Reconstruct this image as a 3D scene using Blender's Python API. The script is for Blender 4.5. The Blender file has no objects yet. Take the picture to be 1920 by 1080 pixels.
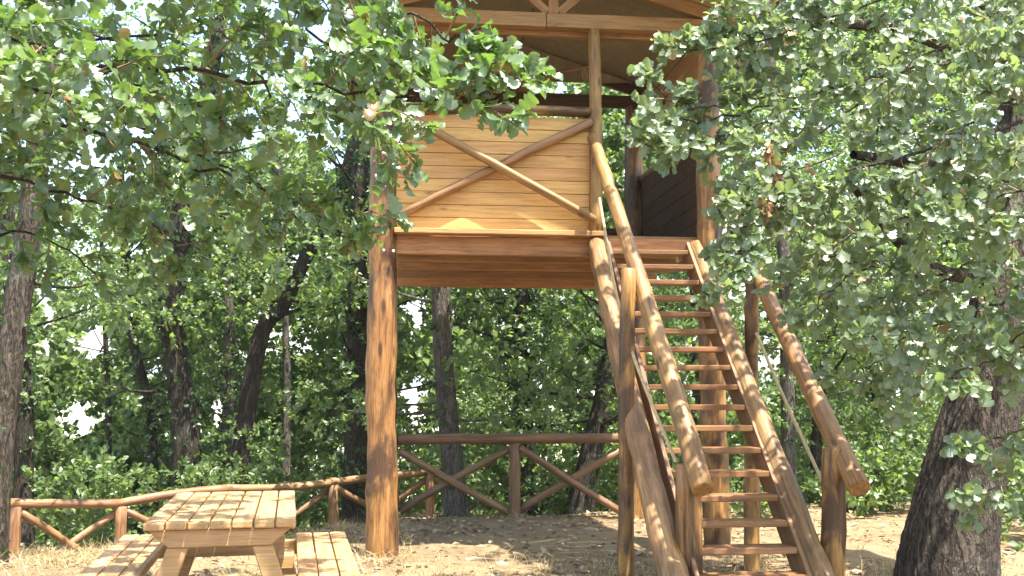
import bpy, bmesh, math, random
import numpy as np
from mathutils import Vector, Matrix, Quaternion

# ------------------------------------------------------------------ camera, world, sun, exposure
sc = bpy.context.scene
COL = sc.collection
F_PX, EYE = 1920.0, 1.5
PITCH, YAW = math.atan(195 / 1920), math.radians(6.45)
cam_data = bpy.data.cameras.new("camera")
cam = bpy.data.objects.new("camera", cam_data)
COL.objects.link(cam)
cam_data.sensor_width, cam_data.lens = 36.0, 36.0
cam_data.clip_start, cam_data.clip_end = 0.05, 9000
cam.location = (0, 0, EYE)
cam.rotation_euler = (math.pi / 2 + PITCH, 0, -YAW)
sc.camera = cam

SUN = Vector((0.22, -0.275, 0.93)).normalized()          # towards the sun
elev, azim = math.asin(SUN.z), math.atan2(SUN.x, SUN.y)
world = bpy.data.worlds.new("World")
sc.world = world
world.use_nodes = True
wt = world.node_tree
sky = wt.nodes.new("ShaderNodeTexSky")
sky.sky_type = 'NISHITA'
sky.sun_disc = False
sky.sun_elevation, sky.sun_rotation = elev, azim
sky.air_density, sky.dust_density, sky.ozone_density = 1.2, 2.2, 1.0
wt.nodes["Background"].inputs[1].default_value = 0.15
wt.links.new(sky.outputs[0], wt.nodes["Background"].inputs[0])
sl = bpy.data.lights.new("sun", 'SUN')
sl.energy, sl.angle, sl.color = 4.8, math.radians(0.53), (1.0, 0.95, 0.86)
so = bpy.data.objects.new("sun", sl)
COL.objects.link(so)
so.rotation_euler = (-SUN).to_track_quat('-Z', 'Y').to_euler()
so.location = (0, 0, 30)
vs = sc.view_settings
sc.display_settings.display_device = 'sRGB'
vs.view_transform, vs.look, vs.exposure, vs.gamma = 'Standard', 'None', 1.9, 1.0
vs.use_curve_mapping = False
cy = sc.cycles
cy.max_bounces, cy.diffuse_bounces, cy.glossy_bounces, cy.transmission_bounces = 7, 5, 2, 4
cy.caustics_reflective = cy.caustics_refractive = False
cy.sample_clamp_indirect = 8.0

# ------------------------------------------------------------------ helpers
rng = np.random.default_rng(11)
random.seed(7)
_f = np.array([math.sin(YAW) * math.cos(PITCH), math.cos(YAW) * math.cos(PITCH), math.sin(PITCH)])
_r = np.array([math.cos(YAW), -math.sin(YAW), 0.0])
_u = np.cross(_r, _f)


def at(px, py, d):
    """The point at depth y = d that the photograph shows at (px, py)."""
    v = _f * F_PX + _r * (px - 960) + _u * (540 - py)
    return np.array([0, 0, EYE]) + v * (d / v[1])


def ss(a, b, x):
    t = np.clip((np.asarray(x, float) - a) / (b - a), 0, 1)
    return t * t * (3 - 2 * t)


def ground_z(x, y):
    x, y = np.asarray(x, float), np.asarray(y, float)
    y0 = 9.2 + 3.2 * ss(-2.2, 0.2, x) + 1.5 * ss(3.0, 5.0, x)
    s = np.maximum(y - y0, 0)
    h = -0.115 * s - 0.0045 * np.clip(s - 5, 0, 40) ** 2
    h = np.maximum(h, -13 + 0 * h)
    h = h + 0.05 * np.sin(x * .9 + 1.3) * np.sin(y * .8) * ss(11, 14, y)
    r = np.hypot(x, y)
    h = h + 24 * ss(500, 1900, r) * (0.75 + .25 * np.sin(x * .004 + 1) + .12 * np.sin(x * .011))
    return h


def tag(o, label=None, cat=None, group=None, kind=None):
    for k, v in (("label", label), ("category", cat), ("group", group), ("kind", kind)):
        if v:
            o[k] = v
    return o


def empty(name, loc, label, cat, group=None):
    o = bpy.data.objects.new(name, None)
    COL.objects.link(o)
    o.location = loc
    o.empty_display_size = 0.2
    return tag(o, label, cat, group)


def link(name, mesh, mat, parent=None, loc=(0, 0, 0), rot=None, scale=None):
    o = bpy.data.objects.new(name, mesh)
    COL.objects.link(o)
    if mat is not None and not mesh.materials:
        mesh.materials.append(mat)
    loc = Vector(loc)
    if parent is not None:
        o.parent = parent
        q = parent
        while q is not None:
            loc = loc - q.location
            q = q.parent
    o.location = loc
    if rot is not None:
        o.rotation_mode = 'QUATERNION'
        o.rotation_quaternion = rot
    if scale is not None:
        o.scale = scale
    return o


def quads_mesh(name, V, Q, smooth=False):
    """A mesh from numpy vertices (n,3) and faces (m,k)."""
    me = bpy.data.meshes.new(name)
    k = Q.shape[1]
    me.vertices.add(len(V))
    me.vertices.foreach_set("co", np.ascontiguousarray(V, np.float32).ravel())
    me.loops.add(Q.size)
    me.loops.foreach_set("vertex_index", np.ascontiguousarray(Q, np.int32).ravel())
    me.polygons.add(len(Q))
    me.polygons.foreach_set("loop_start", np.arange(0, Q.size, k, dtype=np.int32))
    me.update(calc_edges=True)
    if smooth:
        me.polygons.foreach_set("use_smooth", np.ones(len(Q), bool))
    return me


def tube_arrays(P, R, n=8, wob=0.0, seed=0):
    """Vertices and quads of a tapering tube along the polyline P."""
    g = np.random.default_rng(seed)
    P, R = np.asarray(P, float), np.asarray(R, float)
    T = np.gradient(P, axis=0)
    T /= np.linalg.norm(T, axis=1)[:, None] + 1e-9
    ref = np.array([1, 0, 0.]) if abs(T[0, 2]) > .7 else np.array([0, 0, 1.])
    A = np.cross(T, ref)
    A /= np.linalg.norm(A, axis=1)[:, None] + 1e-9
    B = np.cross(T, A)
    a = np.linspace(0, 2 * math.pi, n, endpoint=False)
    m = np.ones((len(P), n))
    if wob:
        lobes = sum(g.normal(0, wob / k) * np.cos(k * a[None] + g.uniform(0, 6) + .25 * np.arange(len(P))[:, None] * g.normal()) for k in (2, 3, 4, 5))
        m = 1 + lobes + g.normal(0, wob * .35, (len(P), n))
    V = P[:, None] + R[:, None, None] * m[:, :, None] * (np.cos(a)[None, :, None] * A[:, None] + np.sin(a)[None, :, None] * B[:, None])
    i = np.arange(len(P) - 1)[:, None] * n
    j = np.arange(n)[None]
    k = (j + 1) % n
    Q = np.stack([i + j, i + k, i + n + k, i + n + j], -1).reshape(-1, 4)
    return V.reshape(-1, 3), Q


def smooth_line(ctrl, n):
    """Catmull-Rom through the control points, n points."""
    c = np.asarray(ctrl, float)
    c = np.vstack([2 * c[0] - c[1], c, 2 * c[-1] - c[-2]])
    t = np.linspace(0, len(c) - 3 - 1e-6, n)
    i = t.astype(int)
    u = (t - i)[:, None]
    p0, p1, p2, p3 = c[i], c[i + 1], c[i + 2], c[i + 3]
    return .5 * (2 * p1 + (p2 - p0) * u + (2 * p0 - 5 * p1 + 4 * p2 - p3) * u ** 2 + (3 * p1 - p0 - 3 * p2 + p3) * u ** 3)


def join_arrays(parts):
    V, Q, off = [], [], 0
    for v, q in parts:
        V.append(v)
        Q.append(q + off)
        off += len(v)
    return np.vstack(V), np.vstack(Q)


_seed = [100]


def log(name, p0, p1, r0, r1=None, mat=None, parent=None, n=16, wob=.035, bend=.012, dome=.25):
    """One peeled log from p0 to p1: a slightly bent, knotted round bar with its end grain closed. Local z runs along it."""
    p0, p1 = Vector(p0), Vector(p1)
    r1 = r0 if r1 is None else r1
    d = p1 - p0
    L = d.length
    _seed[0] += 1
    g = np.random.default_rng(_seed[0])
    m = max(5, int(L / .16))
    z = np.linspace(0, L, m)
    t = z / L
    off = bend * L
    P = np.stack([off * np.sin(math.pi * t) * g.normal(0, .6) + g.normal(0, r0 * .03, m), off * np.sin(math.pi * t) * g.normal(0, .6) + g.normal(0, r0 * .03, m), z], 1)
    R = (r0 + (r1 - r0) * t) * (1 + g.normal(0, wob * .6, m))
    for _ in range(int(L * 1.4)):                       # swellings at old knots
        R *= 1 + g.uniform(.02, .07) * np.exp(-((z - g.uniform(0, L)) / .05) ** 2)
    V, Q = tube_arrays(P, R, n, wob, _seed[0])
    Ve = [V]
    bm = bmesh.new()
    vs_ = [bm.verts.new(v) for v in V]
    for q in Q:
        f = bm.faces.new([vs_[k] for k in q])
        f.smooth = True
    for e, s in ((0, -1), (m - 1, 1)):
        ring = vs_[e * n:(e + 1) * n]
        c = sum((v.co for v in ring), Vector()) / n
        inner = [bm.verts.new(c + (v.co - c) * .86 + Vector((0, 0, s * r0 * dome * .3))) for v in ring]
        ce = bm.verts.new(c + Vector((0, 0, s * r0 * dome * .34)))
        for k in range(n):
            a, b = ring[k], ring[(k + 1) % n]
            bm.faces.new([a, b, inner[(k + 1) % n], inner[k]][::1 if s > 0 else -1])
            bm.faces.new([inner[k], inner[(k + 1) % n], ce][::1 if s > 0 else -1])
    bm.normal_update()
    me = bpy.data.meshes.new(name)
    bm.to_mesh(me)
    bm.free()
    return link(name, me, mat, parent, p0, d.to_track_quat('Z', 'Y'))


def box_mesh(name, size, bevel=.006, seed=None, warp=.0):
    bm = bmesh.new()
    bmesh.ops.create_cube(bm, size=1)
    bmesh.ops.scale(bm, vec=size, verts=bm.verts)
    if bevel:
        bmesh.ops.bevel(bm, geom=bm.edges[:], offset=bevel, segments=2, affect='EDGES', profile=.6)
    if warp:
        g = random.Random(seed)
        a, b = g.uniform(-warp, warp), g.uniform(-warp, warp)
        for v in bm.verts:
            v.co.z += a * (v.co.x / size[0]) + b * (v.co.y / max(size[1], .01)) * .3
            v.co.y += b * (v.co.x / size[0])
    me = bpy.data.meshes.new(name)
    bm.to_mesh(me)
    bm.free()
    return me


def box(name, c, size, mat, parent, rot=None, bevel=.006, warp=.0):
    _seed[0] += 1
    return link(name, box_mesh(name, size, bevel, _seed[0], warp), mat, parent, c, rot)


def beam(name, p0, p1, w, h, mat, parent, bevel=.008, up=(0, 0, 1)):
    """A squared timber from p0 to p1; local x runs along it, h is its height."""
    p0, p1 = Vector(p0), Vector(p1)
    x = (p1 - p0).normalized()
    y = Vector(up).cross(x).normalized()
    z = x.cross(y)
    q = Matrix((x, y, z)).transposed().to_quaternion()
    return box(name, (p0 + p1) / 2, ((p1 - p0).length, w, h), mat, parent, q, bevel, .004)


def prism(name, pts, y0, y1, mat, parent, bevel=.006):
    """Outline pts (x, z) in the world, extruded from y0 to y1."""
    bm = bmesh.new()
    a = [bm.verts.new((x, y0, z)) for x, z in pts]
    b = [bm.verts.new((x, y1, z)) for x, z in pts]
    bm.faces.new(a)
    bm.faces.new(b[::-1])
    for i in range(len(pts)):
        j = (i + 1) % len(pts)
        bm.faces.new((a[j], a[i], b[i], b[j]))
    bmesh.ops.recalc_face_normals(bm, faces=bm.faces)
    if bevel:
        bmesh.ops.bevel(bm, geom=bm.edges[:], offset=bevel, segments=1, affect='EDGES')
    c = sum((v.co for v in bm.verts), Vector()) / len(bm.verts)
    for v in bm.verts:
        v.co -= c
    me = bpy.data.meshes.new(name)
    bm.to_mesh(me)
    bm.free()
    return link(name, me, mat, parent, c)


# ------------------------------------------------------------------ materials
class NT:
    def __init__(s, name):
        s.m = bpy.data.materials.new(name)
        s.m.use_nodes = True
        s.t = s.m.node_tree
        s.t.nodes.clear()
        s.out = s.n('OutputMaterial')

    def n(s, typ, **kw):
        nd = s.t.nodes.new('ShaderNode' + typ)
        for k, v in kw.items():
            setattr(nd, k, v)
        return nd

    def set(s, sock, v):
        if hasattr(v, 'is_output'):
            s.t.links.new(v, sock)
        else:
            sock.default_value = v if not isinstance(v, tuple) or len(v) != 3 or sock.type != 'RGBA' else (*v, 1)

    def math(s, op, a, b=0.0, c=None):
        nd = s.n('Math', operation=op)
        s.set(nd.inputs[0], a)
        s.set(nd.inputs[1], b)
        if c is not None:
            s.set(nd.inputs[2], c)
        return nd.outputs[0]

    def mix(s, fac, a, b, blend='MIX'):
        nd = s.n('Mix', data_type='RGBA', blend_type=blend)
        s.set(nd.inputs[0], fac)
        s.set(nd.inputs[6], a)
        s.set(nd.inputs[7], b)
        return nd.outputs[2]

    def ramp(s, fac, stops):
        nd = s.n('ValToRGB')
        e = nd.color_ramp.elements
        while len(e) < len(stops):
            e.new(.5)
        for k, (p, c) in enumerate(stops):
            e[k].position = p
            e[k].color = (*c, 1) if len(c) == 3 else c
        s.set(nd.inputs[0], fac)
        return nd.outputs[0]

    def noise(s, vec, scale, detail=4, rough=.55, dist=0.0):
        nd = s.n('TexNoise')
        s.set(nd.inputs['Vector'], vec)
        nd.inputs['Scale'].default_value = scale
        nd.inputs['Detail'].default_value = detail
        nd.inputs['Roughness'].default_value = rough
        nd.inputs['Distortion'].default_value = dist
        return nd.outputs[0]

    def voronoi(s, vec, scale, feature='F1'):
        nd = s.n('TexVoronoi', feature=feature)
        s.set(nd.inputs['Vector'], vec)
        nd.inputs['Scale'].default_value = scale
        return nd.outputs['Distance']

    def mapping(s, vec, scale, loc=None):
        nd = s.n('Mapping')
        s.set(nd.inputs[0], vec)
        nd.inputs['Scale'].default_value = scale
        if loc is not None:
            s.set(nd.inputs['Location'], loc)
        return nd.outputs[0]

    def principled(s, base, rough=.5, spec=.5, normal=None):
        b = s.n('BsdfPrincipled')
        s.set(b.inputs['Base Color'], base)
        s.set(b.inputs['Roughness'], rough)
        s.set(b.inputs['Specular IOR Level'], spec)
        if normal is not None:
            s.set(b.inputs['Normal'], normal)
        return b.outputs[0]

    def bump(s, h, strength=.4, dist=.02):
        b = s.n('Bump')
        b.inputs['Strength'].default_value = strength
        b.inputs['Distance'].default_value = dist
        s.set(b.inputs['Height'], h)
        return b.outputs[0]

    def done(s, shader):
        s.t.links.new(shader, s.out.inputs[0])
        return s.m


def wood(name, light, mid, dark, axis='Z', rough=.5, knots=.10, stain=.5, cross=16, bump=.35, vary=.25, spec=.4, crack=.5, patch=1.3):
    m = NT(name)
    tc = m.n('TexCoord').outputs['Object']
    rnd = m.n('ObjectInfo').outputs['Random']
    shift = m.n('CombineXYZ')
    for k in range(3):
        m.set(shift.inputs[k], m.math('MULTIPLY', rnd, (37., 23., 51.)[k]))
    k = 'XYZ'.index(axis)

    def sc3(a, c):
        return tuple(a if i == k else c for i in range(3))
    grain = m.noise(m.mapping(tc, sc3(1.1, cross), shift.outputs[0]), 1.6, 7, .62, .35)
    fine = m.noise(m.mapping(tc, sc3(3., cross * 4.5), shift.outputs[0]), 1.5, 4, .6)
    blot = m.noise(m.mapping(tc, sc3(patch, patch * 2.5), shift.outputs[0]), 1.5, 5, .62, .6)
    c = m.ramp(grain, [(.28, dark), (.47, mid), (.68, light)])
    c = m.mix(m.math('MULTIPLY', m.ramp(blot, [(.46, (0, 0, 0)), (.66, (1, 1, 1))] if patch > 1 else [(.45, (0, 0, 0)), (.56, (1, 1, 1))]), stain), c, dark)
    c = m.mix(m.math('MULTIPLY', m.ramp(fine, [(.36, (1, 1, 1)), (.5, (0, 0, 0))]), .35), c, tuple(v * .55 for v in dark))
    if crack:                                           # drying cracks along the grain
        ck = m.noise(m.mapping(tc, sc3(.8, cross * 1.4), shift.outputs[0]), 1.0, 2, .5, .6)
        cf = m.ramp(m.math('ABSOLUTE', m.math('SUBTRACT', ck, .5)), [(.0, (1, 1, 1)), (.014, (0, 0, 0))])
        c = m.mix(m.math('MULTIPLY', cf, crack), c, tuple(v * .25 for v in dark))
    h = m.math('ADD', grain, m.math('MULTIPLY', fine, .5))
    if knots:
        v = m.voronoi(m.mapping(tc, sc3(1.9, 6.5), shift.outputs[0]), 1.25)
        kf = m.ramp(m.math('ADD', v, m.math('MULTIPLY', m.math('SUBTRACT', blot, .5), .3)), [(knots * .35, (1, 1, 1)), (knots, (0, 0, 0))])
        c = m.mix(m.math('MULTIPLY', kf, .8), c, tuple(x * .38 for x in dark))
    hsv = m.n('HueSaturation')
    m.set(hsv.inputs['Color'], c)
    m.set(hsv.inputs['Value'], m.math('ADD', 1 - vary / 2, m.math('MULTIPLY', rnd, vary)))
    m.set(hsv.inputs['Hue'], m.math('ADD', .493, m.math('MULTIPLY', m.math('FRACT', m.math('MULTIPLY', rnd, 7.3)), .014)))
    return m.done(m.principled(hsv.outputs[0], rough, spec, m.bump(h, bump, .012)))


M = {}
M['post'] = wood('post_wood', (.45, .255, .082), (.29, .145, .043), (.05, .025, .013), rough=.4, stain=.9, knots=.2, vary=.15, patch=.8)
M['brace'] = wood('brace_wood', (.38, .22, .09), (.26, .135, .05), (.095, .045, .022), rough=.45, stain=.5, knots=.12)
M['rail'] = wood('rail_wood', (.43, .255, .088), (.30, .165, .056), (.09, .045, .02), rough=.5, stain=.6, knots=.13, vary=.08)
M['stringer'] = wood('stringer_wood', (.42, .26, .105), (.27, .155, .056), (.07, .038, .018), rough=.55, stain=.55)
M['plank'] = wood('plank_wood', (.68, .405, .14), (.60, .34, .105), (.42, .21, .06), 'X', rough=.5, knots=.16, stain=.22, cross=20, bump=.12, vary=.14, crack=.0)
M['deck'] = wood('deck_wood', (.42, .225, .09), (.34, .17, .065), (.18, .082, .032), 'X', rough=.55, knots=.08, stain=.5, vary=.6)
M['tread'] = wood('tread_wood', (.34, .18, .08), (.24, .118, .05), (.12, .056, .027), 'X', rough=.45, knots=.05, stain=.35, vary=.2)
M['beam'] = wood('beam_wood', (.40, .235, .09), (.33, .18, .065), (.20, .10, .038), 'X', rough=.55, knots=.08, stain=.35, vary=.15)
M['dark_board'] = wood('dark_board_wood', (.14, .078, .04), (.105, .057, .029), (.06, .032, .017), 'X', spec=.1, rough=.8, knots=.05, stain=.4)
M['string_board'] = wood('string_board_wood', (.25, .135, .062), (.19, .098, .045), (.10, .052, .026), 'X', rough=.6, knots=.05, stain=.4)
M['side_board'] = wood('side_board_wood', (.42, .22, .08), (.36, .175, .06), (.24, .11, .04), 'Y', rough=.55, knots=.05, stain=.3, crack=.1)
M['table'] = wood('table_wood', (.56, .35, .17), (.46, .27, .115), (.33, .175, .07), 'X', rough=.55, knots=.06, stain=.25, cross=14, bump=.2, vary=.12, crack=.2)
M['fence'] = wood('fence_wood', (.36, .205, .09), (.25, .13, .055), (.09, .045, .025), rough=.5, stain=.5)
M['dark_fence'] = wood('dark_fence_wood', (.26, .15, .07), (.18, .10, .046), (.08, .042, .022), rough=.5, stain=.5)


def ply():
    m = NT('ceiling_board')
    tc = m.n('TexCoord').outputs['Object']
    a = m.noise(m.mapping(tc, (4, 45, 1)), 1.3, 5, .65, .6)
    b = m.noise(m.mapping(tc, (45, 5, 1)), 1.4, 4, .6, .8)
    bl = m.noise(tc, 2.1, 5, .6)
    c = m.ramp(m.math('ADD', m.math('MULTIPLY', a, .6), m.math('MULTIPLY', b, .4)), [(.36, (.26, .20, .125)), (.52, (.36, .285, .18)), (.66, (.47, .385, .265))])
    c = m.mix(m.ramp(bl, [(.42, (0, 0, 0)), (.75, (.6, .6, .6))]), c, (.27, .19, .11))
    return m.done(m.principled(c, .75, .2, m.bump(a, .2, .01)))


def bark(name, dark, mid, pale, scale=1.0, lichen=.0):
    m = NT(name)
    tc = m.n('TexCoord').outputs['Object']
    v = m.mapping(tc, (scale, scale, scale * .2))
    r1 = m.noise(v, 11, 5, .6, .9)                      # furrows run up the stem and split
    r2 = m.noise(v, 26, 4, .6, .6)
    fi = m.noise(v, 70, 4, .65)
    fur = m.math('ABSOLUTE', m.math('SUBTRACT', r1, .5))
    fur2 = m.math('ABSOLUTE', m.math('SUBTRACT', r2, .5))
    plate = m.ramp(m.math('ADD', fur, m.math('MULTIPLY', fur2, .5)), [(.02, (0, 0, 0)), (.16, (1, 1, 1))])
    c = m.mix(plate, dark, mid)
    c = m.mix(m.ramp(fi, [(.42, (0, 0, 0)), (.72, (.8, .8, .8))]), c, pale)
    if lichen:
        l = m.noise(tc, 3.0, 6, .7)
        c = m.mix(m.math('MULTIPLY', m.ramp(l, [(.52, (0, 0, 0)), (.66, (1, 1, 1))]), lichen), c, (.20, .21, .16))
    h = m.math('ADD', m.math('MULTIPLY', plate, .8), m.math('MULTIPLY', fi, .35))
    return m.done(m.principled(c, .85, .15, m.bump(h, 1.0, .03)))


M['ply'] = ply()
M['bark'] = bark('oak_bark', (.022, .016, .012), (.085, .066, .05), (.16, .135, .105), 1.0, .25)
M['grey_bark'] = bark('grey_bark', (.05, .04, .032), (.15, .125, .10), (.27, .24, .20), 1.2, .4)
M['dark_bark'] = bark('dark_bark', (.02, .016, .012), (.06, .047, .036), (.11, .09, .07), 1.3, .2)


def leaf(name, dark, mid, light, back, trans, rough=.38, tfac=.35, spec=.5, brown=.0):
    m = NT(name)
    geo = m.n('NewGeometry')
    oi = m.n('ObjectInfo').outputs['Random']
    r = m.math('FRACT', m.math('ADD', geo.outputs['Random Per Island'], oi))
    c = m.ramp(r, [(0., dark), (.55, mid), (1., light)])
    if brown:
        r2 = m.math('FRACT', m.math('MULTIPLY', r, 13.7))
        c = m.mix(m.math('GREATER_THAN', r2, 1 - brown), c, (.30, .17, .06))
    c = m.mix(geo.outputs['Backfacing'], c, m.mix(.5, c, back))
    p = m.principled(c, rough, spec)
    t = m.n('BsdfTranslucent')
    m.set(t.inputs[0], m.mix(r, trans, tuple(v * .7 for v in trans)))
    mx = m.n('MixShader')
    mx.inputs[0].default_value = tfac
    m.t.links.new(p, mx.inputs[1])
    m.t.links.new(t.outputs[0], mx.inputs[2])
    return m.done(mx.outputs[0])


M['oak_leaf'] = leaf('oak_leaf', (.062, .105, .040), (.088, .145, .046), (.13, .195, .056), (.14, .18, .12), (.20, .36, .045), rough=.40, spec=1.0, brown=.012)
M['sunlit_leaf'] = leaf('sunlit_leaf', (.085, .128, .062), (.115, .165, .08), (.16, .22, .10), (.16, .20, .14), (.34, .46, .12), rough=.43, spec=1.0, tfac=.4, brown=.008)  # paler copy of the oak leaf, with sunlight put into its colour
M['mid_leaf'] = leaf('mid_leaf', (.062, .108, .034), (.092, .152, .042), (.14, .205, .054), (.10, .15, .07), (.32, .46, .08), rough=.4, tfac=.48, spec=.8)
M['ivy_leaf'] = leaf('ivy_leaf', (.012, .032, .010), (.022, .055, .016), (.045, .09, .022), (.06, .09, .04), (.10, .22, .03), rough=.35, tfac=.22)
M['bush_leaf'] = leaf('bush_leaf', (.06, .108, .03), (.09, .15, .04), (.14, .20, .055), (.10, .15, .07), (.32, .45, .08), rough=.42, tfac=.45, spec=.8)
M['far_leaf'] = leaf('far_leaf', (.075, .12, .036), (.11, .165, .045), (.15, .205, .065), (.09, .13, .06), (.28, .42, .10), rough=.5, tfac=.48)
M['brown_leaf'] = leaf('brown_leaf', (.20, .095, .035), (.30, .155, .06), (.40, .24, .11), (.3, .2, .1), (.4, .2, .06), rough=.6, tfac=.25)
M['litter_leaf'] = leaf('litter_leaf', (.17, .11, .06), (.26, .18, .10), (.38, .29, .18), (.3, .22, .13), (.3, .2, .1), rough=.7, tfac=.1)
M['straw'] = leaf('straw', (.30, .23, .10), (.44, .35, .17), (.58, .49, .27), (.4, .3, .15), (.4, .3, .12), rough=.6, tfac=.25)
M['weed'] = leaf('weed', (.06, .10, .025), (.10, .15, .04), (.2, .2, .07), (.1, .14, .05), (.25, .35, .05), rough=.5, tfac=.3)


def simple(name, col, rough=.6, spec=.3, var=.0, scale=8, bumpv=.0, metal=0):
    m = NT(name)
    c = col
    h = None
    if var:
        n_ = m.noise(m.n('TexCoord').outputs['Object'], scale, 5, .6)
        c = m.ramp(n_, [(.3, tuple(v * (1 - var) for v in col)), (.7, tuple(min(1, v * (1 + var)) for v in col))])
        if bumpv:
            h = m.bump(n_, bumpv, .03)
    return m.done(m.principled(c, rough, spec, h))


M['stone'] = simple('stone', (.27, .215, .14), .85, .2, .35, 5, .6)
M['rope'] = simple('rope', (.48, .37, .20), .8, .2, .25, 30)
M['steel'] = simple('steel', (.62, .62, .60), .35, .6)
M['twig'] = simple('twig', (.20, .125, .065), .7, .3, .35, 12)
M['plaster'] = simple('plaster', (.62, .55, .44), .8, .2, .1, 3)
M['tile'] = simple('roof_tile', (.42, .17, .09), .8, .2, .3, 6)
M['roofing'] = simple('roofing', (.16, .11, .07), .8, .2, .3, 4)
M['pane'] = simple('dark_pane', (.03, .035, .04), .15, .5)

gm = NT('earth')
gp = gm.n('NewGeometry').outputs['Position']
n_a = gm.noise(gp, .55, 6, .6, .3)
n_b = gm.noise(gp, 7.0, 8, .68)
n_c = gm.noise(gp, 55., 4, .7)
earth = gm.ramp(n_b, [(.3, (.115, .08, .044)), (.5, (.185, .132, .074)), (.72, (.28, .21, .125))])
straw_c = gm.ramp(n_c, [(.3, (.15, .105, .052)), (.62, (.31, .24, .135))])
near = gm.mix(gm.ramp(n_a, [(.42, (0, 0, 0)), (.6, (.75, .75, .75))]), earth, straw_c)
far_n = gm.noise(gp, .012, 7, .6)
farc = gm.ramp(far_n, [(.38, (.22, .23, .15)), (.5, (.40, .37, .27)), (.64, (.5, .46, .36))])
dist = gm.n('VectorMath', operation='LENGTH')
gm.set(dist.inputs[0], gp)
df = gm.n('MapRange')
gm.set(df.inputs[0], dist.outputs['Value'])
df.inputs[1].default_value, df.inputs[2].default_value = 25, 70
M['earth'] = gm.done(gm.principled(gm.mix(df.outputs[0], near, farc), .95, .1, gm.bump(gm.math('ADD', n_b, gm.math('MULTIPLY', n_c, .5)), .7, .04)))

# ------------------------------------------------------------------ ground, far valley and hills: one sheet
xs = np.concatenate([-np.geomspace(3500, 9.2, 60), np.arange(-9, 9, .14), np.geomspace(9.2, 3500, 60)])
ys = np.concatenate([np.linspace(-60, 1.8, 14), np.arange(2, 18, .14), np.geomspace(18.2, 3600, 90)])
X, Y = np.meshgrid(xs, ys)
Z = ground_z(X, Y)
dn = sum(a * np.sin(X * k1 + p1) * np.sin(Y * k2 + p2) for a, k1, k2, p1, p2 in [(.02, 1.7, 2.1, .3, 1), (.012, 4.1, 3.3, 2, .4), (.007, 9., 8., 1, 3)])
Z = Z + dn * (np.hypot(X, Y) < 30) + rng.normal(0, .006, X.shape) * (np.hypot(X, Y) < 20)
nx, ny = len(xs), len(ys)
ii = (np.arange(ny - 1)[:, None] * nx + np.arange(nx - 1)[None]).ravel()
ground = link('ground', quads_mesh('ground', np.stack([X, Y, Z], -1).reshape(-1, 3), np.stack([ii, ii + 1, ii + nx + 1, ii + nx], 1), True), M['earth'])
tag(ground, 'dry brown earth and straw clearing that slopes away into the valley', kind='structure')

# ------------------------------------------------------------------ the raised lookout platform
FY, RY = 9.67, 12.35          # front and rear post lines
LX, RX = -0.10, 3.06
DECK = 3.02
tw = empty('lookout_platform', (1.48, 11.0, 0), 'raised wooden lookout hut on four tall log posts with gabled roof', 'tree house')
lp = log('post', (LX, FY, -.25), (LX - .02, FY, 5.06), .150, .118, M['post'], tw, 20, .05)
log('post', (RX, FY, -.25), (RX, FY, 5.06), .135, .105, M['post'], tw, 18, .05)
log('post', (LX + .02, RY, -.25), (LX + .02, RY, 5.06), .135, .11, M['post'], tw, 18, .05)
log('post', (RX - .12, RY, -.25), (RX - .12, RY, 5.06), .135, .11, M['post'], tw, 18, .05)
for bx_, bz in ((-.125, 2.815), (-.035, 2.81)):
    b_ = log('bolt', (bx_, FY - .122, bz), (bx_, FY - .150, bz), .013, .013, M['steel'], tw, 8, 0, 0)
# front parapet of horizontal boards
n_pl, p_lo, p_hi = 9, DECK + .015, 4.165
hh = (p_hi - p_lo) / n_pl
for k in range(n_pl):
    box('plank', (.915, FY + .02, p_lo + hh * (k + .5)), (1.93, .024, hh - .004), M['plank'], tw, bevel=.005, warp=.003)
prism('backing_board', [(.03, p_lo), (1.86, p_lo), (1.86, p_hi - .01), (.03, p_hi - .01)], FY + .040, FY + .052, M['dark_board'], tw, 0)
log('top_rail', (.02, FY - .01, 4.20), (1.87, FY - .01, 4.225), .055, .05, M['post'], tw)
log('cross_brace', (.07, FY - .12, 4.11), (1.88, FY - .12, 3.14), .043, .04, M['brace'], tw, 12)
log('cross_brace', (.03, FY - .045, 3.17), (1.87, FY - .045, 4.12), .04, .046, M['brace'], tw, 12)
log('door_post', (1.905, FY - .02, DECK + .0), (1.905, FY - .02, 5.06), .066, .058, M['rail'], tw, 14)
# deck, rim and joists
for k in range(13):
    y0 = FY + .07 + k * .205
    box('deck_board', (1.48, y0 + .09, DECK - .018), (3.02, .196, .034), M['deck'], tw, bevel=.003)
box('rim_board', (.98, FY - .07, DECK - .012), (2.02, .15, .05), M['deck'], tw, bevel=.008)
for k in range(5):
    y0 = FY + (.05, .5, 1.05, 1.75, 2.62)[k]
    box('joist', (1.48, y0, DECK - .035 - (.09 + .006 * k)), (2.96 if k else 3.0, .07, .18 + .012 * k), M['deck'], tw, bevel=.011, warp=.006)
# right parapet (dark inner face), left parapet, low rear parapet with boards
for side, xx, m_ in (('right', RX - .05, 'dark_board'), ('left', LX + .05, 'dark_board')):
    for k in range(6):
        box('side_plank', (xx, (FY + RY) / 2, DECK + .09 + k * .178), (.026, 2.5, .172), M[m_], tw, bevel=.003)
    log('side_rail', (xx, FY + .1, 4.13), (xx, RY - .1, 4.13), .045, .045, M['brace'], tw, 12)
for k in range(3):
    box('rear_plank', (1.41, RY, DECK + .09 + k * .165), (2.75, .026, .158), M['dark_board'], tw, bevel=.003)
# roof frame: tie beams, king post, struts, rafters
TZ, APX = 5.13, 1.50
SL = .30


def roof_z(x):
    return 5.27 + SL * (1.80 - abs(x - APX)) 


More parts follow.
